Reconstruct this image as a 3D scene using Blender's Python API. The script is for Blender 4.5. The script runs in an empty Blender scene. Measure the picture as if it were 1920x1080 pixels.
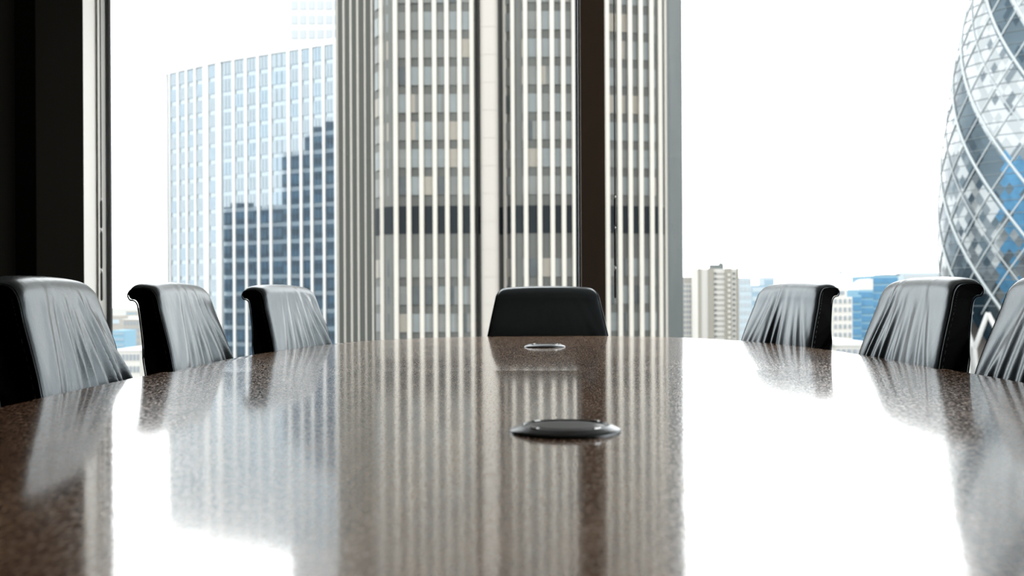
import bpy, bmesh, math, random
from mathutils import Vector, Matrix
R = math.radians
sc = bpy.context.scene
C = sc.collection

# ------------------------------------------------------------------ camera, sky, exposure
CAMZ, F, CX, HY = 0.908, 1960.0, 960.0, 557.0
cam = bpy.data.cameras.new('camera')
camo = bpy.data.objects.new('camera', cam); C.objects.link(camo)
camo.location = (0, 0, CAMZ)
camo.rotation_euler = (R(90), R(0.3), 0)
cam.sensor_width = 36.0
cam.lens = 36.0 * F / 1920
cam.shift_y = (HY - 540) / 1920
cam.clip_start = 0.05; cam.clip_end = 6000
cam.dof.use_dof = True
cam.dof.focus_distance = 2.6
cam.dof.aperture_fstop = 5.6
sc.camera = camo

world = bpy.data.worlds.new('sky'); sc.world = world
world.use_nodes = True
wn = world.node_tree.nodes; wl = world.node_tree.links
bg = wn['Background']
bg.inputs['Color'].default_value = (0.97, 0.99, 1.0, 1)
bg.inputs['Strength'].default_value = 4.6
sc.view_settings.view_transform = 'Standard'
sc.view_settings.look = 'None'
sc.view_settings.exposure = 0.0
sc.view_settings.gamma = 1.0
sc.view_settings.use_curve_mapping = False
sc.cycles.max_bounces = 8
sc.cycles.transparent_max_bounces = 12
sc.cycles.sample_clamp_indirect = 12
sc.cycles.caustics_reflective = False
sc.cycles.caustics_refractive = False

# ------------------------------------------------------------------ helpers
def X(px, d): return (px - CX) / F * d
def Z(py, d): return CAMZ + (HY - py) / F * d

def mat(name, col, rough=0.6, metal=0.0, spec=0.5, var=0.10, scale=3.0, bump=0.0, bscale=60.0, coat=0.0):
    m = bpy.data.materials.new(name); m.use_nodes = True
    n, l = m.node_tree.nodes, m.node_tree.links
    b = n['Principled BSDF']
    b.inputs['Roughness'].default_value = rough
    b.inputs['Metallic'].default_value = metal
    b.inputs['Specular IOR Level'].default_value = spec
    b.inputs['Coat Weight'].default_value = coat
    tc = n.new('ShaderNodeTexCoord')
    nz = n.new('ShaderNodeTexNoise'); nz.inputs['Scale'].default_value = scale; nz.inputs['Detail'].default_value = 3
    l.new(tc.outputs['Object'], nz.inputs['Vector'])
    mx = n.new('ShaderNodeMix'); mx.data_type = 'RGBA'
    mx.inputs[6].default_value = [c * (1 - var) for c in col] + [1]
    mx.inputs[7].default_value = [min(1, c * (1 + var)) for c in col] + [1]
    l.new(nz.outputs['Fac'], mx.inputs[0]); l.new(mx.outputs[2], b.inputs['Base Color'])
    if bump:
        n2 = n.new('ShaderNodeTexNoise'); n2.inputs['Scale'].default_value = bscale; n2.inputs['Detail'].default_value = 4
        l.new(tc.outputs['Object'], n2.inputs['Vector'])
        bp = n.new('ShaderNodeBump'); bp.inputs['Strength'].default_value = bump; bp.inputs['Distance'].default_value = 0.002
        l.new(n2.outputs['Fac'], bp.inputs['Height']); l.new(bp.outputs['Normal'], b.inputs['Normal'])
    return m

class MB:
    def __init__(s): s.v = []; s.f = []; s.m = []; s.mats = []
    def add(s, vs, fs, mi=0):
        o = len(s.v); s.v += [tuple(v) for v in vs]
        for f in fs: s.f.append([i + o for i in f]); s.m.append(mi)
        return s
    def box(s, x0, x1, y0, y1, z0, z1, mi=0):
        vs = [(x, y, z) for z in (z0, z1) for y in (y0, y1) for x in (x0, x1)]
        return s.add(vs, [(0,2,3,1),(4,5,7,6),(0,1,5,4),(2,6,7,3),(0,4,6,2),(1,3,7,5)], mi)
    def prism(s, pts, z0, z1, mi=0):
        n = len(pts)
        vs = [(p[0], p[1], z0) for p in pts] + [(p[0], p[1], z1) for p in pts]
        fs = [tuple(range(n - 1, -1, -1)), tuple(range(n, 2 * n))]
        fs += [(i, (i + 1) % n, n + (i + 1) % n, n + i) for i in range(n)]
        return s.add(vs, fs, mi)
    def slab(s, a, b, out, z0, z1, t, mi=0):
        """thin vertical panel from a to b (2D), pushed out by t along out"""
        p = [a, b, (b[0] + out[0]*t, b[1] + out[1]*t), (a[0] + out[0]*t, a[1] + out[1]*t)]
        return s.prism(p, z0, z1, mi)
    def tube(s, pts, r, seg=8, mi=0, cap=True):
        pts = [Vector(p) for p in pts]; rings = []; up = None
        for i, p in enumerate(pts):
            t = (pts[min(i + 1, len(pts) - 1)] - pts[max(i - 1, 0)]).normalized()
            if up is None: up = t.orthogonal().normalized()
            a = (up - t * up.dot(t)).normalized(); up = a; b = t.cross(a)
            rr = r[i] if isinstance(r, (list, tuple)) else r
            rings.append([p + (a * math.cos(2*math.pi*k/seg) + b * math.sin(2*math.pi*k/seg)) * rr for k in range(seg)])
        vs = [v for rg in rings for v in rg]; fs = []
        for i in range(len(rings) - 1):
            for k in range(seg):
                k2 = (k + 1) % seg
                fs.append((i*seg + k, i*seg + k2, (i+1)*seg + k2, (i+1)*seg + k))
        if cap:
            fs.append(tuple(range(seg - 1, -1, -1))); fs.append(tuple((len(rings)-1)*seg + k for k in range(seg)))
        return s.add(vs, fs, mi)
    def lathe(s, prof, seg=48, c=(0, 0, 0), mi=0):
        vs = []; fs = []
        for (r, z) in prof:
            for k in range(seg):
                a = 2*math.pi*k/seg; vs.append((c[0] + r*math.cos(a), c[1] + r*math.sin(a), c[2] + z))
        for i in range(len(prof) - 1):
            for k in range(seg):
                k2 = (k + 1) % seg
                fs.append((i*seg + k, i*seg + k2, (i+1)*seg + k2, (i+1)*seg + k))
        return s.add(vs, fs, mi)
    def build(s, name, m, parent=None, smooth=False, bevel=0.0, loc=None, fix=True):
        me = bpy.data.meshes.new(name); me.from_pydata(s.v, [], s.f)
        for k in (m if isinstance(m, (list, tuple)) else [m]): me.materials.append(k)
        for p, i in zip(me.polygons, s.m): p.material_index = i; p.use_smooth = smooth
        if fix:
            bm = bmesh.new(); bm.from_mesh(me); bmesh.ops.recalc_face_normals(bm, faces=bm.faces); bm.to_mesh(me); bm.free()
        o = bpy.data.objects.new(name, me); C.objects.link(o)
        if parent: o.parent = parent
        if loc: o.location = loc
        if bevel:
            b = o.modifiers.new('bevel', 'BEVEL'); b.width = bevel; b.segments = 3; b.limit_method = 'ANGLE'; b.angle_limit = R(40)
        return o

def tag(o, label, cat, group=None, kind=None):
    o['label'] = label; o['category'] = cat
    if group: o['group'] = group
    if kind: o['kind'] = kind
    return o
def thing(name, label, cat, loc=(0, 0, 0), rz=0, group=None):
    o = bpy.data.objects.new(name, None); C.objects.link(o)
    o.empty_display_size = 0.2
    o.location = loc; o.rotation_euler = (0, 0, rz)
    return tag(o, label, cat, group)
def struct(o): o['kind'] = 'structure'; return o
def estruct(name):
    o = bpy.data.objects.new(name, None); C.objects.link(o); o['kind'] = 'structure'; return o

# ------------------------------------------------------------------ materials
M = {}
M['carpet'] = mat('dark carpet', (0.03, 0.028, 0.027), 0.95, bump=0.6, bscale=300)
M['ceiling'] = mat('matt ceiling', (0.62, 0.61, 0.59), 0.9)
M['darkwall'] = mat('dark stained panel', (0.006, 0.0055, 0.0045), 1.0, spec=0.0)
M['whiteframe'] = mat('warm white coated metal', (0.78, 0.76, 0.71), 0.5, spec=0.2, var=0.03)
M['blackframe'] = mat('black window gasket', (0.006, 0.006, 0.006), 0.6, spec=0.2)
M['greyframe'] = mat('pale grey aluminium edge', (0.30, 0.34, 0.37), 0.4, var=0.03)
M['brownmull'] = mat('dark bronze mullion', (0.075, 0.052, 0.036), 0.7, spec=0.1)
M['wand'] = mat('dark rubber wand', (0.02, 0.016, 0.014), 0.5)
M['panel'] = mat('black leather side', (0.0012, 0.0012, 0.0013), 0.8, spec=0.05, bump=0.3, bscale=400)
M['stitch'] = mat('grey edge stitching', (0.05, 0.05, 0.05), 0.5)
M['chrome'] = mat('polished steel', (0.6, 0.6, 0.6), 0.2, metal=1)
M['plastic'] = mat('black plastic', (0.01, 0.01, 0.01), 0.4)
M['ring'] = mat('dark anodised ring', (0.085, 0.09, 0.095), 0.3, metal=1)
M['lid'] = mat('graphite lid', (0.035, 0.035, 0.036), 0.45, spec=0.5)
M['conc'] = mat('pale precast fin', (0.325, 0.31, 0.28), 0.8, spec=0.15, var=0.06, scale=0.3)
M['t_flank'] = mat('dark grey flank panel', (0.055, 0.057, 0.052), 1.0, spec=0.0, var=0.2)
M['t_pier'] = mat('pale pier cladding', (0.265, 0.25, 0.228), 0.8, spec=0.1, var=0.03, scale=0.3)
M['t_body'] = mat('grey spandrel panel', (0.085, 0.088, 0.083), 0.7, spec=0.2, var=0.2, scale=0.2)
M['t_dark'] = mat('dark louvre band', (0.014, 0.018, 0.021), 0.8, spec=0.15)
M['t_side'] = mat('ribbed grey cladding', (0.085, 0.095, 0.095), 0.5, spec=0.3, var=0.2, scale=0.08)
M['t_w1'] = mat('grey green glazing', (0.135, 0.15, 0.15), 0.5, spec=0.25, var=0.2, scale=0.3)
M['t_w2'] = mat('grey glazing', (0.115, 0.12, 0.115), 0.5, spec=0.25, var=0.2, scale=0.3)
M['t_w3'] = mat('glazing with beige blind', (0.20, 0.185, 0.16), 0.6, spec=0.2, var=0.1)
M['t_w4'] = mat('dark glazing', (0.05, 0.058, 0.06), 0.5, spec=0.25, var=0.4, scale=0.5)
M['t_w5'] = mat('brown reflection glazing', (0.10, 0.072, 0.055), 0.5, spec=0.25, var=0.4, scale=0.5)
M['l_white'] = mat('white facade rib', (0.50, 0.50, 0.49), 0.8, spec=0.1, var=0.02)
M['l_body'] = mat('pale blue spandrel', (0.225, 0.265, 0.29), 0.06, metal=0.45, var=0.05, scale=0.3)
M['l_glass'] = mat('mirror office glass', (0.175, 0.205, 0.225), 0.03, metal=0.8, var=0.08, scale=0.25)
M['l_glass2'] = mat('clear office glass', (0.165, 0.205, 0.235), 0.03, metal=0.8, var=0.12, scale=0.4)
M['s_wall'] = mat('navy curtain wall', (0.10, 0.18, 0.27), 0.5, var=0.5, scale=0.1)
M['s_win'] = mat('blue dark glass', (0.18, 0.32, 0.45), 0.5, var=0.4, scale=0.2)
M['haze1'] = mat('haze-paled tower cladding', (0.40, 0.41, 0.41), 0.9, spec=0.0, var=0.03, scale=0.05)  # fog paleness put into the cladding colour
M['haze2'] = mat('haze-paled tower glazing', (0.29, 0.31, 0.325), 0.9, spec=0.0, var=0.05, scale=0.05)  # glazing tone lightened to carry the fog
M['g_l1'] = mat('silver diamond glass', (0.18, 0.195, 0.20), 0.2, metal=1, var=0.1, scale=0.1)
M['g_l2'] = mat('pale diamond glass', (0.23, 0.245, 0.255), 0.2, metal=1, var=0.1, scale=0.1)
M['g_l3'] = mat('mid grey diamond glass', (0.085, 0.10, 0.11), 0.25, metal=1, var=0.2, scale=0.1)
M['g_d1'] = mat('slate spiral glass', (0.05, 0.068, 0.08), 0.25, metal=1, var=0.3, scale=0.1)
M['g_d2'] = mat('dark spiral glass', (0.028, 0.04, 0.05), 0.3, metal=1, var=0.3, scale=0.1)
M['g_blue_refl'] = mat('blue reflection glass', (0.034, 0.11, 0.19), 0.35, metal=0.6, var=0.5, scale=0.3)  # a blue reflection painted into the panel colour
M['g_strut'] = mat('white diagrid steel', (0.30, 0.33, 0.34), 0.5, var=0.05)
M['g_line'] = mat('grey floor joint', (0.08, 0.10, 0.11), 0.5)
M['g_core'] = mat('brownish lobby core', (0.16, 0.14, 0.13), 0.8, var=0.3, scale=0.1)  # plain brownish grey, the core's own tone
M['ground'] = mat('pale streets and roofs', (0.23, 0.23, 0.22), 0.95, spec=0.0, var=0.25, scale=0.01)
M['b_beige'] = mat('beige concrete panel', (0.26, 0.25, 0.23), 0.9, spec=0.0, var=0.05, scale=0.05)
M['b_tan'] = mat('grey beige concrete', (0.235, 0.222, 0.195), 0.9, spec=0.0, var=0.05, scale=0.05)
M['b_cream'] = mat('cream cladding', (0.42, 0.41, 0.385), 0.9, spec=0.0, var=0.03, scale=0.05)
M['b_win'] = mat('grey blue small window', (0.19, 0.215, 0.24), 0.6, spec=0.2)
M['b_pale'] = mat('hazy pale blue cladding', (0.30, 0.35, 0.38), 0.8, spec=0.0, var=0.05, scale=0.05)  # distance haze painted into this tone
M['b_pale2'] = mat('hazy blue cladding', (0.20, 0.27, 0.32), 0.8, spec=0.0, var=0.1, scale=0.05)  # haze of distance mixed into the blue
M['b_blue'] = mat('blue office glass', (0.055, 0.15, 0.25), 0.5, spec=0.2, var=0.35, scale=0.15)
M['b_blue2'] = mat('light blue spandrel', (0.15, 0.26, 0.33), 0.7, spec=0.1, var=0.1)
M['b_grey'] = mat('mid grey roof plant', (0.12, 0.13, 0.13), 0.8, spec=0.0)
M['b_white'] = mat('white roof', (0.42, 0.42, 0.41), 0.8, spec=0.0)
M['b_green'] = mat('hazy tree tops', (0.14, 0.17, 0.16), 0.9, spec=0.0, var=0.4, scale=0.1)

# glass pane: clear, reflects a little
gm = bpy.data.materials.new('clear window glass'); gm.use_nodes = True
n, l = gm.node_tree.nodes, gm.node_tree.links
n.remove(n['Principled BSDF'])
tr = n.new('ShaderNodeBsdfTransparent'); tr.inputs[0].default_value = (0.97, 0.985, 0.98, 1)
gl = n.new('ShaderNodeBsdfGlossy'); gl.inputs['Roughness'].default_value = 0.0
lw = n.new('ShaderNodeFresnel'); lw.inputs['IOR'].default_value = 1.45
ms = n.new('ShaderNodeMixShader')
l.new(lw.outputs[0], ms.inputs[0]); l.new(tr.outputs[0], ms.inputs[1]); l.new(gl.outputs[0], ms.inputs[2])
l.new(ms.outputs[0], n['Material Output'].inputs[0])
M['glass'] = gm

# leather
def leather():
    m = mat('black leather', (0.0075, 0.0085, 0.0095), 0.29, spec=1.0, var=0.15, scale=8)
    n, l = m.node_tree.nodes, m.node_tree.links
    b = n['Principled BSDF']; tc = n['Texture Coordinate']
    b.inputs['Specular Tint'].default_value = (0.80, 0.93, 1.0, 1)  # bluish skylight put into the sheen colour
    v = n.new('ShaderNodeTexVoronoi'); v.inputs['Scale'].default_value = 420
    nz = n.new('ShaderNodeTexNoise'); nz.inputs['Scale'].default_value = 35; nz.inputs['Detail'].default_value = 5
    mp = n.new('ShaderNodeMapping'); mp.inputs['Scale'].default_value = (1, 1.2, 0.5)
    l.new(tc.outputs['Object'], v.inputs['Vector']); l.new(tc.outputs['Object'], mp.inputs[0]); l.new(mp.outputs[0], nz.inputs['Vector'])
    b1 = n.new('ShaderNodeBump'); b1.inputs['Strength'].default_value = 0.25; b1.inputs['Distance'].default_value = 0.0006
    b2 = n.new('ShaderNodeBump'); b2.inputs['Strength'].default_value = 0.22; b2.inputs['Distance'].default_value = 0.003
    l.new(v.outputs['Distance'], b1.inputs['Height']); l.new(nz.outputs['Fac'], b2.inputs['Height'])
    l.new(b2.outputs['Normal'], b1.inputs['Normal']); l.new(b1.outputs['Normal'], b.inputs['Normal'])
    return m
M['leather'] = leather()

# walnut veneer with a lacquer coat
def walnut():
    m = bpy.data.materials.new('lacquered walnut veneer'); m.use_nodes = True
    n, l = m.node_tree.nodes, m.node_tree.links
    b = n['Principled BSDF']
    tc = n.new('ShaderNodeTexCoord')
    mp = n.new('ShaderNodeMapping'); mp.inputs['Scale'].default_value = (7.0, 1.0, 1.0); mp.inputs['Rotation'].default_value = (0, 0, R(-8))
    l.new(tc.outputs['Object'], mp.inputs[0])
    n1 = n.new('ShaderNodeTexNoise'); n1.inputs['Scale'].default_value = 2.2; n1.inputs['Detail'].default_value = 8; n1.inputs['Distortion'].default_value = 1.2
    n2 = n.new('ShaderNodeTexNoise'); n2.inputs['Scale'].default_value = 28; n2.inputs['Detail'].default_value = 6
    l.new(mp.outputs[0], n1.inputs['Vector']); l.new(mp.outputs[0], n2.inputs['Vector'])
    a = n.new('ShaderNodeMath'); a.operation = 'MULTIPLY_ADD'; a.inputs[1].default_value = 0.45
    l.new(n2.outputs['Fac'], a.inputs[0]); l.new(n1.outputs['Fac'], a.inputs[2])
    cr = n.new('ShaderNodeValToRGB')
    cr.color_ramp.elements[0].position = 0.5; cr.color_ramp.elements[0].color = (0.30, 0.155, 0.09, 1)
    cr.color_ramp.elements[1].position = 0.95; cr.color_ramp.elements[1].color = (0.66, 0.41, 0.26, 1)
    l.new(a.outputs[0], cr.inputs[0])
    # thin dark joint between veneer leaves
    sp = n.new('ShaderNodeSeparateXYZ'); l.new(tc.outputs['Object'], sp.inputs[0])
    j = n.new('ShaderNodeMath'); j.operation = 'ADD'; j.inputs[1].default_value = 0.21; l.new(sp.outputs[0], j.inputs[0])
    j2 = n.new('ShaderNodeMath'); j2.operation = 'ABSOLUTE'; l.new(j.outputs[0], j2.inputs[0])
    j3 = n.new('ShaderNodeMath'); j3.operation = 'GREATER_THAN'; j3.inputs[1].default_value = 0.0009; l.new(j2.outputs[0], j3.inputs[0])
    mx = n.new('ShaderNodeMix'); mx.data_type = 'RGBA'; mx.inputs[6].default_value = (0.02, 0.012, 0.008, 1)
    l.new(j3.outputs[0], mx.inputs[0]); l.new(cr.outputs[0], mx.inputs[7]); l.new(mx.outputs[2], b.inputs['Base Color'])
    b.inputs['Roughness'].default_value = 0.12; b.inputs['Coat Weight'].default_value = 0.6; b.inputs['Coat Roughness'].default_value = 0.062; b.inputs['Specular Tint'].default_value = (1.0, 0.90, 0.78, 1); b.inputs['Coat IOR'].default_value = 1.5
    b.inputs['Specular IOR Level'].default_value = 0.5
    b.inputs['IOR'].default_value = 1.5
    # open grain and slightly orange-peeled lacquer
    mp2 = n.new('ShaderNodeMapping'); mp2.inputs['Scale'].default_value = (1.0, 0.45, 1.0); l.new(tc.outputs['Object'], mp2.inputs[0])
    n3 = n.new('ShaderNodeTexNoise'); n3.inputs['Scale'].default_value = 260; n3.inputs['Detail'].default_value = 2
    n4 = n.new('ShaderNodeTexNoise'); n4.inputs['Scale'].default_value = 60; n4.inputs['Detail'].default_value = 3
    l.new(mp2.outputs[0], n3.inputs['Vector']); l.new(mp2.outputs[0], n4.inputs['Vector'])
    # open pores: rougher and paler specks that scatter the light
    mp3 = n.new('ShaderNodeMapping'); mp3.inputs['Scale'].default_value = (1.0, 0.30, 1.0); l.new(tc.outputs['Object'], mp3.inputs[0])
    n5 = n.new('ShaderNodeTexNoise'); n5.inputs['Scale'].default_value = 330; n5.inputs['Detail'].default_value = 2
    l.new(mp3.outputs[0], n5.inputs['Vector'])
    rr = n.new('ShaderNodeMapRange'); rr.inputs[1].default_value = 0.48; rr.inputs[2].default_value = 0.62; rr.inputs[3].default_value = 0.10; rr.inputs[4].default_value = 0.30
    l.new(n5.outputs['Fac'], rr.inputs[0]); l.new(rr.outputs[0], b.inputs['Roughness'])
    sk = n.new('ShaderNodeMix'); sk.data_type = 'RGBA'; sk.blend_type = 'MULTIPLY'; sk.inputs[0].default_value = 1.0
    r2 = n.new('ShaderNodeMapRange'); r2.inputs[1].default_value = 0.40; r2.inputs[2].default_value = 0.60; r2.inputs[3].default_value = 0.72; r2.inputs[4].default_value = 1.15
    l.new(n5.outputs['Fac'], r2.inputs[0]); l.new(mx.outputs[2], sk.inputs[6]); l.new(r2.outputs[0], sk.inputs[7]); l.new(sk.outputs[2], b.inputs['Base Color'])
    b1 = n.new('ShaderNodeBump'); b1.inputs['Strength'].default_value = 0.07; b1.inputs['Distance'].default_value = 0.0006
    b2 = n.new('ShaderNodeBump'); b2.inputs['Strength'].default_value = 0.05; b2.inputs['Distance'].default_value = 0.001
    l.new(n3.outputs['Fac'], b1.inputs['Height']); l.new(n4.outputs['Fac'], b2.inputs['Height'])
    l.new(b2.outputs['Normal'], b1.inputs['Normal']); l.new(b1.outputs['Normal'], b.inputs['Normal']); l.new(b1.outputs['Normal'], b.inputs['Coat Normal'])
    return m
M['walnut'] = walnut()

# ------------------------------------------------------------------ room shell
RX0, RX1, RY0, WY, CEIL = -2.25, 4.2, -4.0, 5.66, 2.95
struct(MB().box(-3.2, RX1, RY0, 6.0, -0.25, 0.0).build('floor', M['carpet']))
struct(MB().box(-3.2, RX1, RY0, 6.0, CEIL, CEIL + 0.25).build('ceiling', M['ceiling']))
struct(MB().box(-3.2, RX1, RY0 - 0.2, RY0, -0.25, CEIL + 0.25).build('wall_back', M['darkwall']))
struct(MB().box(RX1, RX1 + 0.2, RY0 - 0.2, 0.1, -0.25, CEIL + 0.25).build('wall_right', M['darkwall']))
struct(MB().box(RX1, RX1 + 0.2, 5.5, 5.8, -0.25, CEIL + 0.25).build('trim_8', M['brownmull']))  # trim of the right-hand glazing, added out of view
struct(MB().box(RX1, RX1 + 0.2, 0.1, 5.5, 0.0, 0.10).build('trim_9', M['greyframe']))
struct(MB().box(RX1, RX1 + 0.2, 0.1, 5.5, CEIL - 0.12, CEIL).build('trim_10', M['greyframe']))
added_ys = [0.1, 2.8, 5.5]
for k in range(2):  # two unseen side windows, added to brighten the table
    w = estruct('window_%d' % (k + 4)); a, b = added_ys[k] + .03, added_ys[k + 1] - .03
    fr = MB().box(RX1 + .04, RX1 + .12, a - .03, a + .03, 0.1, CEIL - .12).box(RX1 + .04, RX1 + .12, b - .03, b + .03, 0.1, CEIL - .12)
    fr.box(RX1 + .04, RX1 + .12, a, b, 0.1, 0.13).box(RX1 + .04, RX1 + .12, a, b, CEIL - .15, CEIL - .12).build('window_frame', M['brownmull'], w)
    MB().add([(RX1 + .08, a, 0.1), (RX1 + .08, b, 0.1), (RX1 + .08, b, CEIL - .12), (RX1 + .08, a, CEIL - .12)], [(0, 1, 2, 3)]).build('window_pane', M['glass'], w)
struct(MB().box(-2.75, -2.35, RY0, 4.95, 0, CEIL).build('wall_left', M['darkwall']))
# deep column that closes the corner beside the first window
struct(MB().box(-3.2, -2.25, 4.95, 5.50, 0, CEIL).build('wall_corner', M['darkwall'], bevel=0.004))
struct(MB().box(-3.2, -2.25, 5.50, 5.74, 0, CEIL).build('trim_1', M['whiteframe']))
struct(MB().box(-2.25, RX1, 5.56, 5.78, 0.0, 0.10).build('trim_2', M['greyframe']))
struct(MB().box(-2.25, RX1, 5.56, 5.78, CEIL - 0.12, CEIL).build('trim_3', M['greyframe']))
mull = [0.43, 3.06]
edges = [-2.25] + mull + [RX1]
for k, mx_ in enumerate(mull):
    o = MB().box(mx_ - 0.063, mx_ + 0.063, 5.50, 5.72, 0.10, CEIL - 0.12).build('trim_%d' % (k + 4), M['brownmull'], bevel=0.003); struct(o)
for k in range(len(edges) - 1):
    a = edges[k] + (0.063 if k else 0.0); b = edges[k + 1] - (0.063 if k < len(edges) - 2 else 0)
    w = estruct('window_%d' % (k + 1))
    z0, z1 = 0.10, CEIL - 0.12
    fr = MB()
    if k == 0:
        # layered jamb seen edge-on beside the white reveal
        MB().box(a, a + 0.012, 5.69, 5.70, z0, z1).build('window_bead', M['brownmull'], w)
        MB().prism([(a + .012, 5.66), (a + 0.034, 5.705), (a + .034, 5.72), (a, 5.72)], z0, z1).build('window_bead', M['whiteframe'], w)
        fr.box(a, a + 0.056, 5.715, 5.74, z0, z1)
    else:
        fr.box(a, a + 0.008, 5.60, 5.70, z0, z1)
    MB().box(b - 0.010, b, 5.56, 5.60, z0, z1).build('window_bead', M['greyframe'], w)
    fr.box(b - 0.018, b, 5.60, 5.70, z0, z1)
    fr.box(a, b, 5.62, 5.70, z0, z0 + 0.03); fr.box(a, b, 5.62, 5.70, z1 - 0.03, z1)
    fr.build('window_frame', M['blackframe'], w)
    MB().add([(a, 5.68, z0), (b, 5.68, z0), (b, 5.68, z1), (a, 5.68, z1)], [(0, 1, 2, 3)]).build('window_pane', M['glass'], w)

def wand(px, d, label):
    x = X(px, d); t = thing('blind_wand', label, 'blind wand', (x, d, 0), group=None)
    zb = Z(560, d); zt = CEIL - 0.01
    MB().tube([(0, 0, Z(370, d)), (0, 0, zt)], 0.0032).build('rod', M['wand'], t, smooth=True)
    for ya, yb in ((372, 424), (430, 500), (506, 560)):
        z1, z2 = Z(yb, d), Z(ya, d)
        MB().tube([(0, 0, z1), (0, 0, z1 + .01), (0, 0, z2 - .01), (0, 0, z2)], [0.004, 0.0065, 0.0065, 0.004]).build('grip', M['wand'], t, smooth=True)
        MB().tube([(0, 0, z2 - .001), (0, 0, z2 + .012)], 0.0045).build('joint', M['chrome'], t, smooth=True)
wand(190.5, 5.50, 'thin dark blind wand hanging beside the white reveal at the left corner')
wand(1154, 5.56, 'thin dark blind wand hanging just right of the brown mullion')

# ------------------------------------------------------------------ table
TCX, TCY, TA, TB, TN, TYAW, TZ = 0.090, 2.385, 0.892, 2.09, 2.85, R(-1.1), 0.74
tb = thing('conference_table', 'long boat-shaped conference table in glossy dark walnut veneer', 'table', (TCX, TCY, 0), TYAW)
def outline_w(t, inset=0.0):
    t = min(1.0, abs(t)); return (TA - inset) * (1 - t ** TN) ** (1 / TN)
def leaf(sign):
    b = bmesh.new(); rows = []; NR, NC = 150, 60
    for i in range(NR + 1):
        q = i / NR
        t = math.sin(q * math.pi / 2) ** 0.9
        y = 0.0012 + (TB - 0.0012) * t
        w = max(outline_w(y / TB), 0.002)
        row = []
        for j in range(NC + 1):
            x = -w + 2 * w * j / NC
            z = TZ
            if sign > 0 and y < 0.62: z -= 0.0042 * (1 - y / 0.62) ** 2
            row.append(b.verts.new((x, sign * y, z)))
        rows.append(row)
    top = []
    for i in range(NR):
        for j in range(NC): top.append(b.faces.new((rows[i][j], rows[i][j+1], rows[i+1][j+1], rows[i+1][j])))
    res = bmesh.ops.extrude_face_region(b, geom=top)
    vs = [g for g in res['geom'] if isinstance(g, bmesh.types.BMVert)]
    cnt_top = TZ
    for v in vs: v.co.z = cnt_top - 0.035
    for v in vs: v.co.x *= 0.992; v.co.y = v.co.y * 0.996
    bmesh.ops.recalc_face_normals(b, faces=b.faces)
    me = bpy.data.meshes.new('tabletop'); b.to_mesh(me); b.free()
    for p in me.polygons: p.use_smooth = False
    if sign > 0:
        for p in me.polygons: p.use_smooth = abs(p.normal.z) > 0.9
    me.materials.append(M['walnut'])
    o = bpy.data.objects.new('tabletop', me); C.objects.link(o); o.parent = tb
    bv = o.modifiers.new('bevel', 'BEVEL'); bv.width = 0.003; bv.segments = 2; bv.limit_method = 'ANGLE'; bv.angle_limit = R(50)
leaf(-1); leaf(1)
for s in (-1, 1):
    MB().box(-0.045, 0.045, s*1.05 - 0.28, s*1.05 + 0.28, 0.03, TZ - 0.045).build('pedestal', M['walnut'], tb, bevel=0.01)
    MB().box(-0.30, 0.30, s*1.05 - 0.30, s*1.05 + 0.30, 0.0, 0.03).build('foot', M['chrome'], tb, bevel=0.005)
MB().box(-0.02, 0.02, -1.2, 1.2, 0.60, TZ - 0.045).build('stretcher', M['plastic'], tb)

def grommet(px, py_, label):
    d = F * (CAMZ - TZ - 0.006) / (py_ - HY)
    t = thing('cable_grommet', label, 'cable grommet', (X(px, d), d, TZ + 0.0005), R(12))
    r = 0.069
    MB().lathe([(r, 0.0), (r, 0.0022), (r - 0.004, 0.0045), (r - 0.012, 0.0078), (r - 0.0155, 0.0090), (r - 0.017, 0.0087), (r - 0.0175, 0.0070)], 96).build('rim', M['ring'], t, smooth=True)
    MB().lathe([(r - 0.0172, 0.0035), (r - 0.0182, 0.0074), (0.034, 0.0080), (0.0, 0.0081)], 96).build('lid', M['lid'], t, smooth=True)
    for a in (-150, -60, 30, 120):
        c, s = math.cos(R(a)), math.sin(R(a))
        MB().box(-0.006, 0.006, -0.0025, 0.0025, 0.0075, 0.0098).build('notch', M['chrome'], t, bevel=0.0008, loc=(c*(r-0.016), s*(r-0.016), 0)).rotation_euler = (0, 0, R(a + 90))
    return t
grommet(1059, 801, 'round dark metal cable grommet, the nearer and larger one on the walnut table')
grommet(1021, 647.5, 'small round silver cable grommet near the far end of the table')

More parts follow.
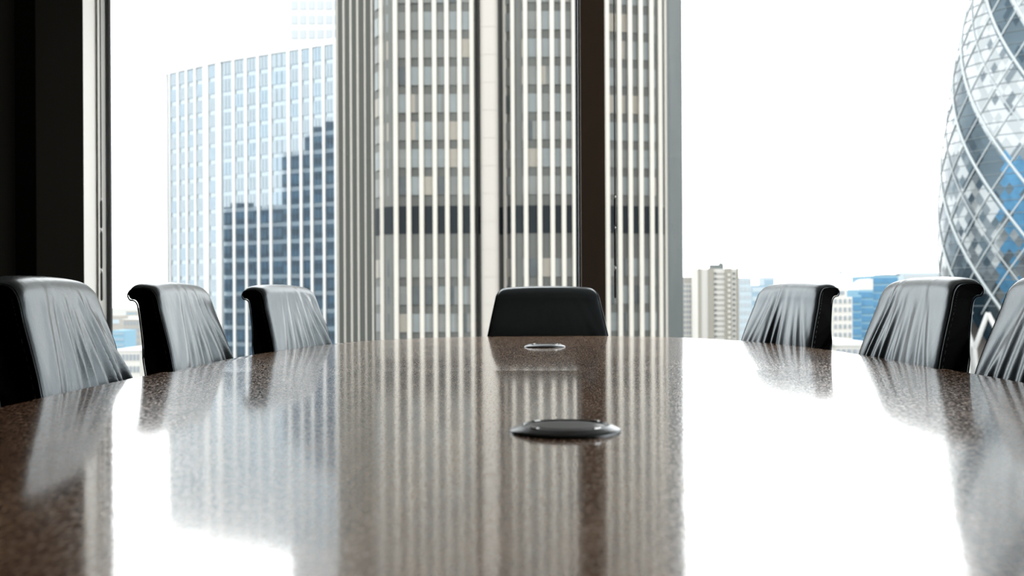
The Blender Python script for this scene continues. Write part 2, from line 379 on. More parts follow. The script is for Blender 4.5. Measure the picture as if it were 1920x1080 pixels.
# ------------------------------------------------------------------ chairs
def chair(loc, rz, label, seed, far, group='black leather conference chairs round the table', wr=1.0):
    """local +x is the way the chair faces; the front of the backrest crosses x=0 at table height"""
    rnd = random.Random(seed)
    t = thing('conference_chair', label, 'chair', (loc[0], loc[1], 0), rz, group)
    # side profile of the backrest (x, z), from the front foot up, over the roll, down the back
    P = [(0.055, 0.47), (0.035, 0.56), (0.018, 0.65), (0.0, 0.74), (-0.020, 0.81), (-0.040, 0.875), (-0.049, 0.910), (-0.058, 0.934),
         (-0.074, 0.950), (-0.097, 0.9555), (-0.120, 0.956), (-0.136, 0.951), (-0.145, 0.939), (-0.1455, 0.926), (-0.138, 0.914), (-0.121, 0.904),
         (-0.107, 0.84), (-0.093, 0.78), (-0.081, 0.72), (-0.060, 0.60), (-0.035, 0.47)]
    def spline(P, per):
        out = []
        for i in range(len(P) - 1):
            p0 = P[max(i-1, 0)]; p1 = P[i]; p2 = P[i+1]; p3 = P[min(i+2, len(P)-1)]
            for k in range(per):
                u = k / per
                out.append(tuple(0.5*((2*p1[a]) + (-p0[a]+p2[a])*u + (2*p0[a]-5*p1[a]+4*p2[a]-p3[a])*u*u + (-p0[a]+3*p1[a]-3*p2[a]+p3[a])*u**3) for a in (0, 1)))
        out.append(P[-1]); return out
    Q = spline(P, 8)
    NQ = len(Q)
    def hw(z):
        if z < 0.74: return 0.262 + (0.74 - z) * 0.08
        w = 0.262 - (z - 0.74) * 0.20
        if z > 0.925: w -= 0.009 * ((z - 0.925) / 0.03) ** 2
        return w
    folds = []
    for k in range(9):
        s0 = -0.72 + 1.56 * k / 8 + rnd.uniform(-0.06, 0.06)      # position across at the bottom
        conv = rnd.uniform(0.25, 0.45)
        folds.append((s0, s0 * (1 - conv) - 0.22 * far * 0 + rnd.uniform(-0.05, 0.05), rnd.uniform(0.05, 0.095), rnd.uniform(0.35, 1.0) * (0.55 + 0.75 * max(0, s0 * far + 0.3)), rnd.uniform(-0.1, 0.25)))
    NS = 120
    front_n = 9 * 8
    vs = []; fs = []
    for i, (px_, pz) in enumerate(Q):
        # normal of profile
        a = Q[max(i-1, 0)]; b = Q[min(i+1, NQ-1)]
        tx, tz = b[0]-a[0], b[1]-a[1]; L = math.hypot(tx, tz) or 1; nx, nz = tz/L, -tx/L
        w = hw(pz)
        if i > 9*8:
            k_ = max(0.0, min(1.0, (i - 15*8) / 20.0)); w = hw(0.9555) * (1 - k_) + w * k_
        for j in range(NS + 1):
            s = -1 + 2 * j / NS
            y = s * w
            crown = -0.012 * (0.55 * abs(s) ** 2 + 0.45 * abs(s) ** 9) * max(0, min(1, (pz - 0.80) / 0.14))
            d = -0.005 * abs(s) ** 26
            if i < front_n + 4:
                h = max(0, min(1, (0.945 - pz) / 0.215)) if i < front_n else 0
                u = max(0.0, min(1.3, (0.94 - pz) / 0.20))
                for (sb, st, sg, am, start) in folds:
                    c = st + (sb - st) * u
                    amp = max(0, u - start) / (1 - start)
                    amp = min(1, max(0, amp)) ** 0.9
                    g = (s - c) / sg
                    d += wr * 0.0105 * am * amp * (math.exp(-g * g) - 0.75 * math.exp(-((g - 1.6 * far) ** 2)))
            vs.append((px_ + nx * d, y, pz + nz * d + crown))
    for i in range(NQ - 1):
        for j in range(NS):
            o = i * (NS + 1) + j
            fs.append((o, o + 1, o + NS + 2, o + NS + 1))
    MB().add(vs, fs).build('leather_cover', M['leather'], t, smooth=True)
    for sd, j in ((-1, 0), (1, NS)):
        ring = [vs[i * (NS + 1) + j] for i in range(NQ)]
        cx_ = sum(p[0] for p in ring) / NQ; cz_ = sum(p[2] for p in ring) / NQ
        m = MB()
        inn = [(p[0]*0.93 + cx_*0.07*1.0 if False else p[0], p[1] + sd * 0.004, p[2]) for p in ring]
        n_ = NQ; h_ = n_ // 2
        # strips between mirrored profile samples keep the panel flat and clean
        allv = ring + inn; faces = [(i, i + 1, n_ + i + 1, n_ + i) for i in range(n_ - 1)]
        faces.append(tuple(n_ + i for i in range(n_)))
        m.add(allv, faces).build('side_panel', M['panel'], t)
        seam = [(p[0] - 0.002, p[1] + sd * 0.0045, p[2] - 0.003) for p in ring]
        MB().tube(seam, 0.0022, 6).build('piping', M['leather'], t, smooth=True)
        st = MB()
        for i in range(2, 7 * 8, 1):
            a = Vector(seam[i]); b = Vector(seam[i + 1])
            if i % 2: st.tube([a + Vector((-0.010, sd*0.0005, 0)), b + Vector((-0.010, sd*0.0005, 0))], 0.0006, 4)
        st.build('stitching', M['stitch'], t)
    # seat
    s_ = MB(); pr = [(0.02, 0.40), (0.02, 0.455), (0.06, 0.475), (0.25, 0.48), (0.43, 0.47), (0.475, 0.44), (0.46, 0.405), (0.25, 0.39)]
    v2 = []
    for yy in (-0.245, -0.235, 0.235, 0.245):
        k = 0.97 if abs(yy) > 0.24 else 1.0
        v2 += [(x * k, yy, 0.43 + (z - 0.43) * (0.8 if abs(yy) > 0.24 else 1)) for x, z in pr]
    f2 = []; n8 = len(pr)
    for a in range(3):
        for k in range(n8): f2.append((a*n8 + k, a*n8 + (k+1) % n8, (a+1)*n8 + (k+1) % n8, (a+1)*n8 + k))
    f2 += [tuple(range(n8)), tuple(3*n8 + k for k in range(n8))]
    s_.add(v2, f2).build('seat', M['leather'], t, smooth=False, bevel=0.01)
    MB().box(0.10, 0.40, -0.14, 0.14, 0.365, 0.395).build('seat_plate', M['plastic'], t, bevel=0.004)
    MB().lathe([(0.0, 0.07), (0.030, 0.07), (0.030, 0.22), (0.016, 0.22), (0.016, 0.37), (0.0, 0.37)], 24, (0.25, 0, 0)).build('gas_column', M['chrome'], t, smooth=False)
    for k in range(5):
        a = R(36 + 72 * k); c, s = math.cos(a), math.sin(a)
        MB().tube([(0.25 + c*0.02, s*0.02, 0.105), (0.25 + c*0.15, s*0.15, 0.095), (0.25 + c*0.26, s*0.26, 0.075)], [0.022, 0.018, 0.013], 8).build('leg', M['chrome'], t, smooth=True)
        MB().lathe([(0.0, -0.011), (0.024, -0.011), (0.028, -0.006), (0.028, 0.006), (0.024, 0.011), (0.0, 0.011)], 20).build('caster', M['plastic'], t, smooth=False, loc=(0.25 + c*0.262, s*0.262, 0.028)).rotation_euler = (R(90), 0, a)
    return t
def place(N, Fp, facing, label, seed):
    """N, Fp: near and far front corners at table height"""
    cx_, cy_ = (N[0] + Fp[0]) / 2, (N[1] + Fp[1]) / 2
    dx, dy = Fp[0] - N[0], Fp[1] - N[1]
    if facing > 0:   # left row, faces +x ; local +y is far
        rz = math.atan2(dy, dx) - math.pi/2; far = 1; wr = 1.35
    else:
        rz = math.atan2(dy, dx) + math.pi/2; far = -1; wr = 1.0
    return chair((cx_, cy_), rz, label, seed, far, wr=wr)
place((-0.845, 1.90), (-0.885, 2.40), 1, 'black leather chair at left, nearest the camera, cut off by the left edge', 3)
place((-0.890, 2.755), (-0.880, 3.285), 1, 'middle of the three black leather chairs on the left side of the table', 5)
place((-0.770, 3.42), (-0.672, 3.93), 1, 'farthest of the three black leather chairs on the left side, before the pale office block', 8)
place((1.005, 3.54), (0.885, 4.05), -1, 'farthest of the three black leather chairs on the right side, beside the beige apartment slab', 12)
place((1.030, 2.545), (1.015, 3.07), -1, 'middle of the three black leather chairs on the right side, before the blue offices', 15)
place((1.030, 1.79), (1.022, 2.315), -1, 'black leather chair at right edge, mostly cut off, below the diamond glass tower', 19)
chair((0.158, 4.62), R(-90), 'black leather chair alone at the far end of the table, facing the camera', 23, 1, wr=0.06)

# ------------------------------------------------------------------ city
GZ = -40.0
struct(MB().add([(-3000, 20, GZ), (3000, 20, GZ), (3000, 5000, GZ), (-3000, 5000, GZ)], [(0, 1, 2, 3)]).build('ground', M['ground']))
MAXP = 100

def W(px, d): return Vector((X(px, d), d))
def outward(a, b):
    v = (b - a).normalized(); n_ = Vector((v.y, -v.x))
    if n_.dot(-(a + b) / 2) < 0: n_ = -n_
    return n_

# ---- central tower
def central_tower():
    t = thing('office_tower', 'tall dark-windowed office tower with pale vertical fins behind the far chair', 'building', (0, 150, GZ))
    off = Vector((0, -150, -GZ))
    def B(mb, name, m, **k):
        mb.v = [tuple(Vector(v) + off) for v in mb.v]; return mb.build(name, m, t, **k)
    ZT = 62.0
    fl = [(632, 164), (706, 142)]
    fp = [W(632, 166), W(706, 142.5), W(722, 139.6), W(740, 138.6), W(893, 138.2), W(898, 139.6), W(944, 141), W(950, 139.8), W(968, 138.2),
          W(1085, 138.4), W(1236, 141.0), W(1250, 144), W(1276, 160), Vector((22, 185)), Vector((-25, 190))]
    B(MB().prism(fp, GZ, ZT), 'wall', M['t_body'])
    a, b = W(633, 165.6), W(704, 143.0); o = outward(a, b)
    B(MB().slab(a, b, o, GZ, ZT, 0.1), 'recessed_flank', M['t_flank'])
    # side flank cladding with fine ribs
    a, b = W(1252, 144.0), W(1276.5, 160.0); o = outward(a, b)
    mb = MB().slab(a, b, o, GZ, ZT, 0.25)
    for k in range(15):
        p = a.lerp(b, (k + .5) / 15); q = p + (b - a).normalized() * 0.25
        mb.slab(p + o*0.25, q + o*0.25, o, GZ, ZT, 0.18)
    B(mb, 'flank_cladding', M['t_side'])
    # round white pier
    pts = []
    c = W(919.5, 138.5); r = (936 - 903) / F * 138 / 2
    for k in range(24):
        an = 2*math.pi*k/24; pts.append(c + Vector((math.copysign(abs(math.cos(an))**0.55, math.cos(an)) * r, math.copysign(abs(math.sin(an))**0.55, math.sin(an)) * 2.2)))
    mb = MB(); z = GZ
    while z < ZT:
        mb.prism(pts, z, z + 3.57); mb.prism([c + (p - c)*0.985 for p in pts], z + 3.57, z + 3.63); z += 3.63
    B(mb, 'pier', M['t_pier'])
    # fins
    fins = [(636, 164.5, 0), (648, 160, 0), (661, 155.6, 0), (674, 151.6, 0), (688, 147.6, 0), (701, 143.8, 0), (718, 140.2, 1)]
    fins += [(x, 138.2, 2) for x in (744, 768, 792, 817, 840, 864, 887)]
    fins += [(948.5, 140.2, 1), (963, 138.3, 1)] + [(x, 138.0, 2) for x in (987, 1013, 1037, 1058, 1078, 1099, 1120)] + [(x, 138.8 + (x - 1140) * .02, 2) for x in (1140, 1163, 1183, 1203, 1223)] + [(1238.5, 141.2, 1), (1249, 143.4, 0)]
    for (x, d, kd) in fins:
        p = W(x, d); hw_ = {0: 0.19, 1: 0.27, 2: 0.29}[kd]; df = 0.25 if kd == 0 else 0.55
        q = [(p.x - hw_, p.y - df), (p.x - hw_ + .08, p.y - df - .1), (p.x + hw_ - .08, p.y - df - .1), (p.x + hw_, p.y - df), (p.x + hw_, p.y + .6), (p.x - hw_, p.y + .6)]
        B(MB().prism(q, GZ, ZT), 'fin', M['conc'])
    # dark band storey
    zb0, zb1 = Z(437, 138), Z(385, 138)
    mb = MB()
    for i, j in ((1, 2), (2, 3), (3, 4), (5, 6), (6, 7), (7, 8), (8, 9), (9, 10), (10, 11)):
        mb.slab(fp[i], fp[j], outward(fp[i], fp[j]), zb0, zb1, 0.08)
    B(mb, 'plant_storey_band', M['t_dark'])
    # windows: one per bay and floor
    bays = []
    def runs(lst):
        for a_, b_ in zip(lst[:-1], lst[1:]): bays.append((a_, b_))
    runs([(706, 142.3), (718, 140.0), (744, 138.45), (768, 138.35), (792, 138.3), (817, 138.27), (840, 138.25), (864, 138.22), (887, 138.2)])
    runs([(948.5, 139.9), (963, 138.5), (987, 138.2), (1013, 138.2), (1037, 138.2), (1058, 138.25), (1078, 138.3)])
    runs([(1120, 139.0), (1140, 139.3), (1163, 139.7), (1183, 140.05), (1203, 140.4), (1223, 140.75), (1238, 141.2)])
    rnd = random.Random(7); cells = []
    zc = Z(115, 138); fh = 3.63
    for k in range(-14, 6):
        z0 = zc + k * fh + 0.60; z1 = z0 + fh - 1.2
        if z0 < zb1 + 0.2 and z1 > zb0 - 0.1: continue
        if z1 < GZ + 3: continue
        for (pa, pb) in bays:
            a_, b_ = W(*pa), W(*pb); o = outward(a_, b_)
            vis = (z0 > Z(640, 138) and z1 < Z(-20, 138))
            cells.append((0 if vis else 1, abs(z0 - 18), a_, b_, o, z0, z1))
    cells.sort(key=lambda c: (c[0], c[1]))
    rest = MB()
    for idx, (v, _, a_, b_, o, z0, z1) in enumerate(cells):
        hi = z0 > zb1
        mi = rnd.choices(range(5), (6, 5, 2, 0.7, 0) if hi else (1.2, 3, 1.2, 5.5, 1.2 if z0 < 2 else .3))[0]  # low floors: darker, browner panes stand in for reflections in the glass
        mid = a_.lerp(b_, 0.5)
        if idx < MAXP:
            mb = MB().slab(a_.lerp(mid, .08), mid, o, z0, z1, 0.10).slab(mid, b_.lerp(mid, .08), o, z0 + .0, z1, 0.06, 1)
            mi2 = mi if rnd.random() < .5 else rnd.choice((0, 1, 1))
            ms_ = [M['t_w%d' % (mi + 1)], M['t_w%d' % (mi2 + 1)]]
            B(mb, 'window', ms_)
        else:
            rest.slab(a_.lerp(mid, .08), mid, o, z0, z1, 0.10, mi).slab(mid, b_.lerp(mid, .08), o, z0, z1, 0.06, mi if rnd.random() < .5 else 1)
    B(rest, 'windows', [M['t_w%d' % i] for i in (1, 2, 3, 4, 5)])['kind'] = 'stuff'
central_tower()

# ---- pale ribbed office block on the left
LA, LB_ = W(420, 234), W(648, 216.5)
def left_block():
    t = thing('office_block', 'pale glass office block with white vertical ribs left of the finned tower', 'building', (-55, 235, GZ))
    off = Vector((55, -235, -GZ))
    def B(mb, name, m, **k):
        mb.v = [tuple(Vector(v) + off) for v in mb.v]; return mb.build(name, m, t, **k)
    def top(px): return Z(124, 246) + 0.0
    ZT = Z(96, 225)
    l0 = W(314, 247)
    fp = [l0, LA, LB_, W(640, 262), W(330, 290)]
    B(MB().prism(fp, GZ, ZT), 'wall', M['l_body'])
    B(MB().prism([p + (p - Vector((-50, 250))).normalized() * 0.4 for p in fp], ZT, ZT + 1.2), 'parapet', M['l_white'])
    def on(px):
        """point on the facade line under image column px"""
        for a, b in ((l0, LA), (LA, LB_)):
            k = (px - CX) / F
            den = (b.x - a.x) - k * (b.y - a.y)
            u = (k * a.y - a.x) / den
            if -0.02 <= u <= 1.02: return a.lerp(b, u), outward(a, b), (b - a).normalized()
        return LB_, outward(LA, LB_), (LB_ - LA).normalized()
    ribs = [(316, 2), (321, 3), (337, 4), (353, 4), (369, 4), (389, 12), (413, 12), (441, 5), (464, 5), (487, 5), (510, 5), (544, 6), (567, 5), (587, 5), (610, 5), (632, 5)]
    for px_, wpx in ribs:
        p, o, v = on(px_); hw_ = wpx / 2 / F * p.y / max(abs(v.x), .3)
        B(MB().slab(p - v*hw_, p + v*hw_, o, GZ, ZT + 1.2, 0.32), 'rib', M['l_white'])
    fh = 32 / F * 228; cells = []
    for k in range(-20, 16):
        z0 = CAMZ + (HY - 452) / F * 228 + k * fh + 0.5; z1 = z0 + fh - 0.95
        if z0 < GZ + 2 or z1 > ZT - 0.2: continue
        for (pa, wa), (pb, wb) in zip(ribs[:-1], ribs[1:]):
            if pb - pa < 8: continue
            a, o, v = on(pa + wa/2); b, o2, v2 = on(pb - wb/2)
            if pa == 413: b, o, v = on(pb - wb/2); a = on(421)[0]; 
            vis = z1 > Z(690, 228)
            cells.append((0 if vis and z0 < Z(90, 228) else 1, -pa * 0.2 + abs(z0 - 20), a, b, on((pa + pb) / 2)[1], z0, z1))
    cells.sort(key=lambda c: (c[0], c[1]))
    rest = MB(); rnd = random.Random(4)
    for i, (_, _, a, b, o, z0, z1) in enumerate(cells):
        mi = rnd.choice((0, 0, 1)); n_ = 3
        mb = MB() if i < MAXP else rest
        for q in range(n_):
            c, d = a.lerp(b, (q + .06) / n_), a.lerp(b, (q + .94) / n_)
            mb.slab(c, d, o, z0, z1, 0.15, mi)
        if i < MAXP: B(mb, 'window', [M['l_glass'], M['l_glass2']])
    B(rest, 'windows', [M['l_glass'], M['l_glass2']])['kind'] = 'stuff'
left_block()

# ---- dark stepped block standing to the left, seen mirrored in the pale block's glass
def stepped_block():
    nrm = outward(LA, LB_)
    def mir(p): return p - nrm * (2 * (p - LA).dot(nrm))
    cent = mir(W(560, 330))
    t = thing('stepped_block', 'dark blue stepped office block mirrored in the glass of the pale ribbed block', 'building', (cent.x, cent.y, GZ))
    off = Vector((-cent.x, -cent.y, -GZ))
    for (x0, x1, ty) in ((421, 445, 386), (445, 478, 378), (478, 502, 386), (502, 532, 383), (532, 574, 284), (574, 588, 250), (588, 612, 236), (612, 720, 226)):
        pts = [mir(W(x0, 320)), mir(W(x1, 320)), mir(W(x1, 345)), mir(W(x0, 345))]
        zt = Z(ty, 320)
        mb = MB().prism(pts, GZ, zt); mb.v = [tuple(Vector(v) + off) for v in mb.v]
        w = mb.build('wall', M['s_wall'], t)
        a, b = pts[0], pts[1]; o = (pts[0] - pts[3]).normalized(); z = zt - 5
        mb = MB()
        while z > -25:
            mb.slab(a.lerp(b, .04), a.lerp(b, .96), o, z, z + 2.6, .3); z -= 4.6
        mb.v = [tuple(Vector(v) + off) for v in mb.v]; mb.build('window_strip', M['s_win'], w)
stepped_block()

# ---- generic distant block
def block(name, label, px0, px1, pyt, d, wall, win=None, depth=20, rows=0, cols=0, group=None, roof=None, winmat='b_win', wf=0.6, hf=0.5, ribbon=False, cat='building', ybot=720):
    a, b = W(px0, d), W(px1, d); zt = Z(pyt, d)
    t = thing(name, label, cat, ((a.x + b.x)/2, d, GZ), group=group)
    w = b.x - a.x; h = zt - GZ
    MB().box(-w/2, w/2, 0, depth, 0, h).build('wall', M[wall], t)
    if roof: MB().box(-w/2 - .3, w/2 + .3, -.3, depth + .3, h, h + max(0.6, 0.03 * w)).build('roof', M[roof], t)
    if rows:
        zb = max(Z(ybot, d), GZ) - GZ; fh = (h - zb) / rows
        for r in range(rows):
            z0 = zb + fh * (r + .5 - hf/2)
            if ribbon:
                MB().box(-w/2*.96, w/2*.96, -.25, 0.0, z0, z0 + fh*hf).build('window_strip', M[winmat], t)
            else:
                for c in range(cols):
                    cw = w / cols; x0 = -w/2 + cw * (c + .5 - wf/2)
                    MB().box(x0, x0 + cw*wf, -.25, 0.0, z0, z0 + fh*hf).build('window', M[winmat], t)
    return t

# high tower behind the left block, paled by haze put into its colours
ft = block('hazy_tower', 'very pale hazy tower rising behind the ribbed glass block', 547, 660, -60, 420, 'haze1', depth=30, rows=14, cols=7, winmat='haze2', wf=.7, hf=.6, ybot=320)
# beige slabs on the right
sa = block('apartment_block', 'pale low apartment block between the finned tower and the beige slab', 1281, 1311, 533, 520, 'b_cream', depth=16, rows=12, cols=6, ybot=650, winmat='b_win', wf=.5, hf=.55)
MB().box(-3.2, 3.6, 2, 12, Z(533, 520) - GZ, Z(521, 520) - GZ).build('roof_plant', M['b_beige'], sa)
sb = block('apartment_tower', 'beige apartment tower with brown vertical strips and a grey rooftop box', 1309, 1384.5, 506, 500, 'b_cream', depth=18)
def strip(t, c, d, p0, p1, y0, y1, m, thick, name):
    x0, x1 = X(p0, d) - c, X(p1, d) - c
    return MB().box(x0, x1, -thick, 0.0, Z(y1, d) - GZ, Z(y0, d) - GZ).build(name, M[m], t)
cb = sb.location.x
for p0, p1 in ((1308.5, 1314), (1328, 1338), (1359, 1371), (1381, 1385)):
    strip(sb, cb, 500, p0, p1, 505, 740, 'b_tan', .8, 'brown_strip')
for k in range(14):
    y = 513 + k * 9.8
    for p0, p1 in ((1339, 1343.5), (1374, 1378)): strip(sb, cb, 500, p0, p1, y, y + 3.5, 'b_grey', .5, 'window')
    strip(sb, cb, 500, 1364, 1369, y + 2, y + 7, 'b_cream', 1.2, 'balcony')
    strip(sb, cb, 500, 1344, 1358, y + 1, y + 2.6, 'b_beige', .4, 'sill_band')
o = strip(sb, cb, 500, 1333, 1360, 498, 506, 'b_grey', .5, 'roof_plant'); o.data.transform(Matrix.Translation((0, 4, 0)))
o = strip(sb, cb, 500, 1351, 1359, 494.5, 498, 'b_grey', .5, 'roof_vent'); o.data.transform(Matrix.Translation((0, 4, 0)))
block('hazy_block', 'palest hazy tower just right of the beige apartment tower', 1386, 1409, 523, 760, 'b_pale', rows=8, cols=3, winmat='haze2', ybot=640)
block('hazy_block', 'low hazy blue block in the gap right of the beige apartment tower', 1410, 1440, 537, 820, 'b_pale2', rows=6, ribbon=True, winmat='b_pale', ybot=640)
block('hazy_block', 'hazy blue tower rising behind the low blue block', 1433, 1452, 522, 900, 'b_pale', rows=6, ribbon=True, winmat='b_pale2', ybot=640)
# cream building and crane between the two right chairs
cr_ = block('cream_building', 'cream building with small grey windows between the right-hand chairs', 1562, 1598, 560, 335, 'b_cream', depth=15, rows=6, cols=4, ybot=655, wf=.45, hf=.5)
MB().box(-2.0, 2.0, 2, 6, Z(560, 335) - GZ, Z(541, 335) - GZ).build('turret', M['b_cream'], cr_)
MB().box(-1.2, 1.2, 1.8, 2.0, Z(556, 335) - GZ, Z(549, 335) - GZ).build('window', M['b_win'], cr_)
ck = thing('tower_crane', 'thin pale tower crane faint against the white sky above the cream building', 'crane', (X(1592, 700), 700, GZ))
mb = MB()
for z in range(0, 54, 3):
    mb.tube([(-.7, 0, z), (.7, 0, z + 3)], .14, 4).tube([(.7, 0, z), (-.7, 0, z + 3)], .14, 4)
for s in (-.7, .7): mb.tube([(s, 0, 0), (s, 0, 57)], .2, 4)
mb.build('mast', M['b_pale'], ck)
MB().tube([(-7, 0, 57), (0, 0, 58), (16, 0, 65)], .3, 4).tube([(0, 0, 58), (0, 0, 62), (14, 0, 64)], .12, 4).build('jib', M['b_pale'], ck)
MB().box(-6.5, -4.5, -.8, .8, 55, 57).build('counterweight', M['b_pale'], ck)
# blue stepped offices
def blue():
    d = 360
    t = thing('blue_office', 'stepped blue glass office building behind the middle right chair', 'building', (X(1645, d), d, GZ)); c = t.location.x
    for p0, p1, yt, dy in ((1597, 1615, 556, 0), (1613, 1641, 547, 2), (1640, 1692, 520, 4)):
        x0, x1 = X(p0, d) - c, X(p1, d) - c; zt = Z(yt, d) - GZ
        MB().box(x0, x1, dy, 24, 0, zt).build('wall', M['b_blue2'], t)
        k = 0; z = zt - .5
        while z > 8 and k < 12:
            MB().box(x0 + .15, x1 - .15, dy - .3, dy, z - 2.2, z - .3).build('window_strip', M['b_blue'], t); z -= 2.75; k += 1
    # curved white roof over the middle step
    x0, x1 = X(1613, d) - c, X(1641, d) - c; zb = Z(547, d) - GZ
    pts = [(x0, zb)] + [(x0 + (x1 - x0) * u, zb + (Z(526, d) - Z(547, d)) * math.sin(u * math.pi/2) ** .8) for u in [i/10 for i in range(1, 11)]] + [(x1, zb)]
    n_ = len(pts); vs = [(p[0], 2, p[1]) for p in pts] + [(p[0], 14, p[1]) for p in pts]
    MB().add(vs, [tuple(range(n_)), tuple(range(2*n_-1, n_-1, -1))] + [(i, (i+1) % n_, n_ + (i+1) % n_, n_ + i) for i in range(n_)]).build('curved_roof', M['b_cream'], t)
    MB().box(X(1668, d) - c, X(1700, d) - c, 6, 16, Z(520, d) - GZ, Z(517.5, d) - GZ).build('roof_plant', M['b_grey'], t)
blue()
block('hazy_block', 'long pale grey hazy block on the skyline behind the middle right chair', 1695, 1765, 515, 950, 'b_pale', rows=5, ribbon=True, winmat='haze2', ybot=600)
block('white_roofed_block', 'low block with a broad white roof below the blue offices', 1566, 1650, 652, 250, 'b_cream', depth=45, roof='b_white', rows=2, cols=8, ybot=700)
# far left gap
block('blue_block', 'small blue-grey block seen low beside the black window edge', 207, 233, 616, 640, 'b_blue2', rows=4, ribbon=True, winmat='b_pale2', ybot=660)
block('stone_building', 'low stone building seen beside the second left chair', 231, 262, 596, 700, 'b_beige', rows=6, cols=5, winmat='b_win', ybot=680, roof='b_cream')
block('white_roofed_block', 'low block with a white roof at the foot of the left window', 206, 262, 655, 420, 'b_cream', depth=60, roof='b_white', rows=2, cols=8, ybot=700)
rnd = random.Random(11)
cols_ = ['b_beige', 'b_cream', 'b_pale', 'b_pale2', 'b_tan', 'b_cream']
for side, (p0, p1), nn in (('left', (150, 330), 22), ('right', (1540, 1680), 14)):
    for i in range(nn):
        d = 760 + i * 62; px_ = rnd.uniform(p0, p1); w = rnd.uniform(10, 24)
        y = HY + (CAMZ - (GZ + rnd.uniform(7, 24))) / d * F
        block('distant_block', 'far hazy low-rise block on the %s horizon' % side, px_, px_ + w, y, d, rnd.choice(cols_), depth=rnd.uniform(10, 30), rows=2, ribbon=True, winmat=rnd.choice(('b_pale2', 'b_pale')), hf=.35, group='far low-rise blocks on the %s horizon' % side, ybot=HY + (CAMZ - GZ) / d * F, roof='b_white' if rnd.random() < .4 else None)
# tree clump between the low roofs, left
tr_ = MB()
for i in range(18):
    cx_, cy_, r = rnd.uniform(-9, 9), rnd.uniform(-4, 4), rnd.uniform(2, 3.6)
    tr_.lathe([(0, -r), (r*.7, -r*.7), (r, 0), (r*.7, r*.7), (0, r)], 9, (cx_, cy_, rnd.uniform(7, 11)))
tree = thing('tree_clump', 'hazy grey-green tree clump low in the left window', 'tree', (X(236, 560), 560, GZ))
tr_.build('foliage', M['b_green'], tree, smooth=True)
MB().tube([(0, 0, 0), (0, 0, 8)], .6).build('trunk', M['b_tan'], tree)

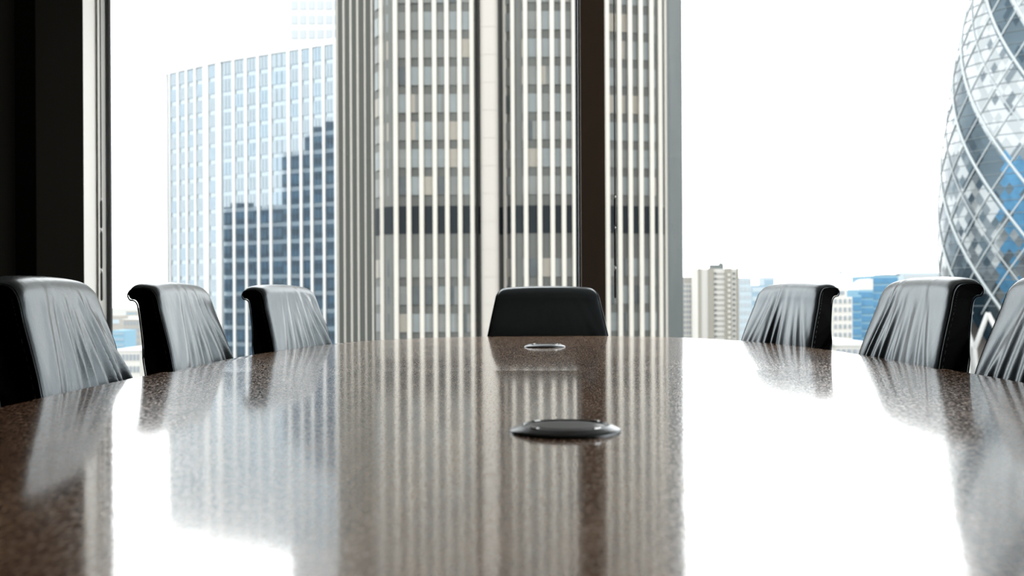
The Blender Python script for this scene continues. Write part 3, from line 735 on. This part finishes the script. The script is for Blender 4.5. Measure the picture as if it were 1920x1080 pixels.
# ---- round diamond-glass tower
def gherkin():
    d0, cpx = 380.0, 1960.0; k5 = F / d0
    cx_, cy_ = X(cpx, d0), d0
    t = thing('diamond_glass_tower', 'curved round tower of diamond glass panels with dark spirals at the right edge', 'building', (cx_, cy_, GZ))
    prof = [(-230, 4), (-215, 30), (-190, 52), (-150, 80), (-100, 101), (-50, 116), (0, 129), (100, 151), (200, 167), (300, 179), (400, 184.5), (470, 185.5), (540, 184), (620, 178), (720, 168)]
    def rad(y):
        for (a, ra), (b, rb) in zip(prof[:-1], prof[1:]):
            if y <= b: u = max(0, (y - a) / (b - a)); break
        else: u = 1
        i = prof.index((a, ra)); m0 = prof[max(i-1, 0)]; m3 = prof[min(i+2, len(prof)-1)]
        s1 = (rb - m0[1]) / (b - m0[0]) * (b - a); s2 = (m3[1] - ra) / (m3[0] - a) * (b - a)
        h = (2*u**3 - 3*u*u + 1)*ra + (u**3 - 2*u*u + u)*s1 + (-2*u**3 + 3*u*u)*rb + (u**3 - u*u)*s2
        return h / k5
    # bearing of the camera from the tower: phi = 90 deg faces it
    base = math.atan2(-cy_, -cx_)
    def P(phi, y, dr=0.0):
        r = rad(y) + dr; an = base + R(phi - 90); 
        # increasing phi runs left to right as seen from the camera
        return (r * math.cos(an), r * math.sin(an), Z(y, d0) - GZ)
    S = 0.215; st = 5.0
    rnd = random.Random(2)
    V = {}; mb = MB()
    def vid(i, j):
        if (i, j) not in V:
            u, v = i*st, j*st; V[(i, j)] = len(mb.v); y = (v - u) / (2*S); mb.v.append(P((u + v)/2, y))
        return V[(i, j)]
    for i in range(-60, 130):
        for j in range(-60, 130):
            u, v = (i + .5)*st, (j + .5)*st
            phi, y = (u + v)/2, (v - u)/(2*S)
            if not (-90 <= phi < 270) or y < -225: continue
            lim = 598 + 60 * abs(((phi / 20.0) % 1) * 2 - 1)
            if y > lim: continue
            # u = phi - S*y ; dark light-wells cover 20 degrees in each 60
            uu = (u + 17.8) % 60
            if uu < 20:
                mi = rnd.choices((3, 4), (5, 2))[0]
                if phi > 68 and y > 330: mi = rnd.choices((5, 3), (4, 1))[0]  # blue reflection coloured onto the lower spiral panels
            else:
                mi = rnd.choices((0, 1, 2), (5, 4, 0.8))[0]
                if phi > 66 and y > 300: mi = rnd.choices((5, 2, 0), (3, 2, 1))[0]  # same painted blue reflection across the light panels
                elif y > 300: mi = rnd.choices((0, 2, 3, 4), (3, 3, 1, 1))[0]
            q = (vid(i, j), vid(i+1, j), vid(i+1, j+1), vid(i, j+1))
            mb.f.append(list(q)); mb.m.append(mi)
    ob = mb.build('glazing', [M[k] for k in ('g_l1', 'g_l2', 'g_l3', 'g_d1', 'g_d2', 'g_blue_refl')], t, fix=False)
    ob['kind'] = 'stuff'
    # make outward normals consistent
    bm = bmesh.new(); bm.from_mesh(ob.data); bmesh.ops.recalc_face_normals(bm, faces=bm.faces); bm.to_mesh(ob.data); bm.free()
    # diagrid struts on the side turned to the window
    for fam in (0, 1):
        for k in range(-30, 31):
            c0 = k * 20 - (17.8 if fam == 0 else -3.0)
            pts = []; rr = []
            y = -200
            while y <= 600:
                phi = c0 + S*y if fam == 0 else c0 - S*y
                if -12 <= phi <= 150: pts.append(P(phi, y, 0.15))
                y += 12
            if len(pts) > 3:
                edge = fam == 0 and (k % 3 in (0, 1))
                MB().tube(pts, 0.5 if edge else (0.2 if fam == 0 else 0.26), 5).build('diagrid_strut', M['g_strut'], t, smooth=True)
    y = -190.0
    while y < 600:
        MB().tube([P(p, y, 0.12) for p in range(-14, 152, 4)], 0.14, 4).build('floor_line', M['g_line'], t); y += 23.25
    # white A-frames at the foot, and the lobby core behind them
    for k in range(-4, 13):
        phi = 20 * k
        top = 590
        MB().tube([P(phi, top, .2), P(phi + 10, 655, .6), P(phi + 12, 757, 1.0)], 0.9, 6).build('base_strut', M['b_white'], t, smooth=True)
        MB().tube([P(phi + 20, top, .2), P(phi + 10, 655, .6), P(phi + 8, 757, 1.0)], 0.9, 6).build('base_strut', M['b_white'], t, smooth=True)
    MB().lathe([(25, 0), (25, Z(600, d0) - GZ), (30, Z(585, d0) - GZ)], 40).build('lobby_core', M['g_core'], t)
gherkin()
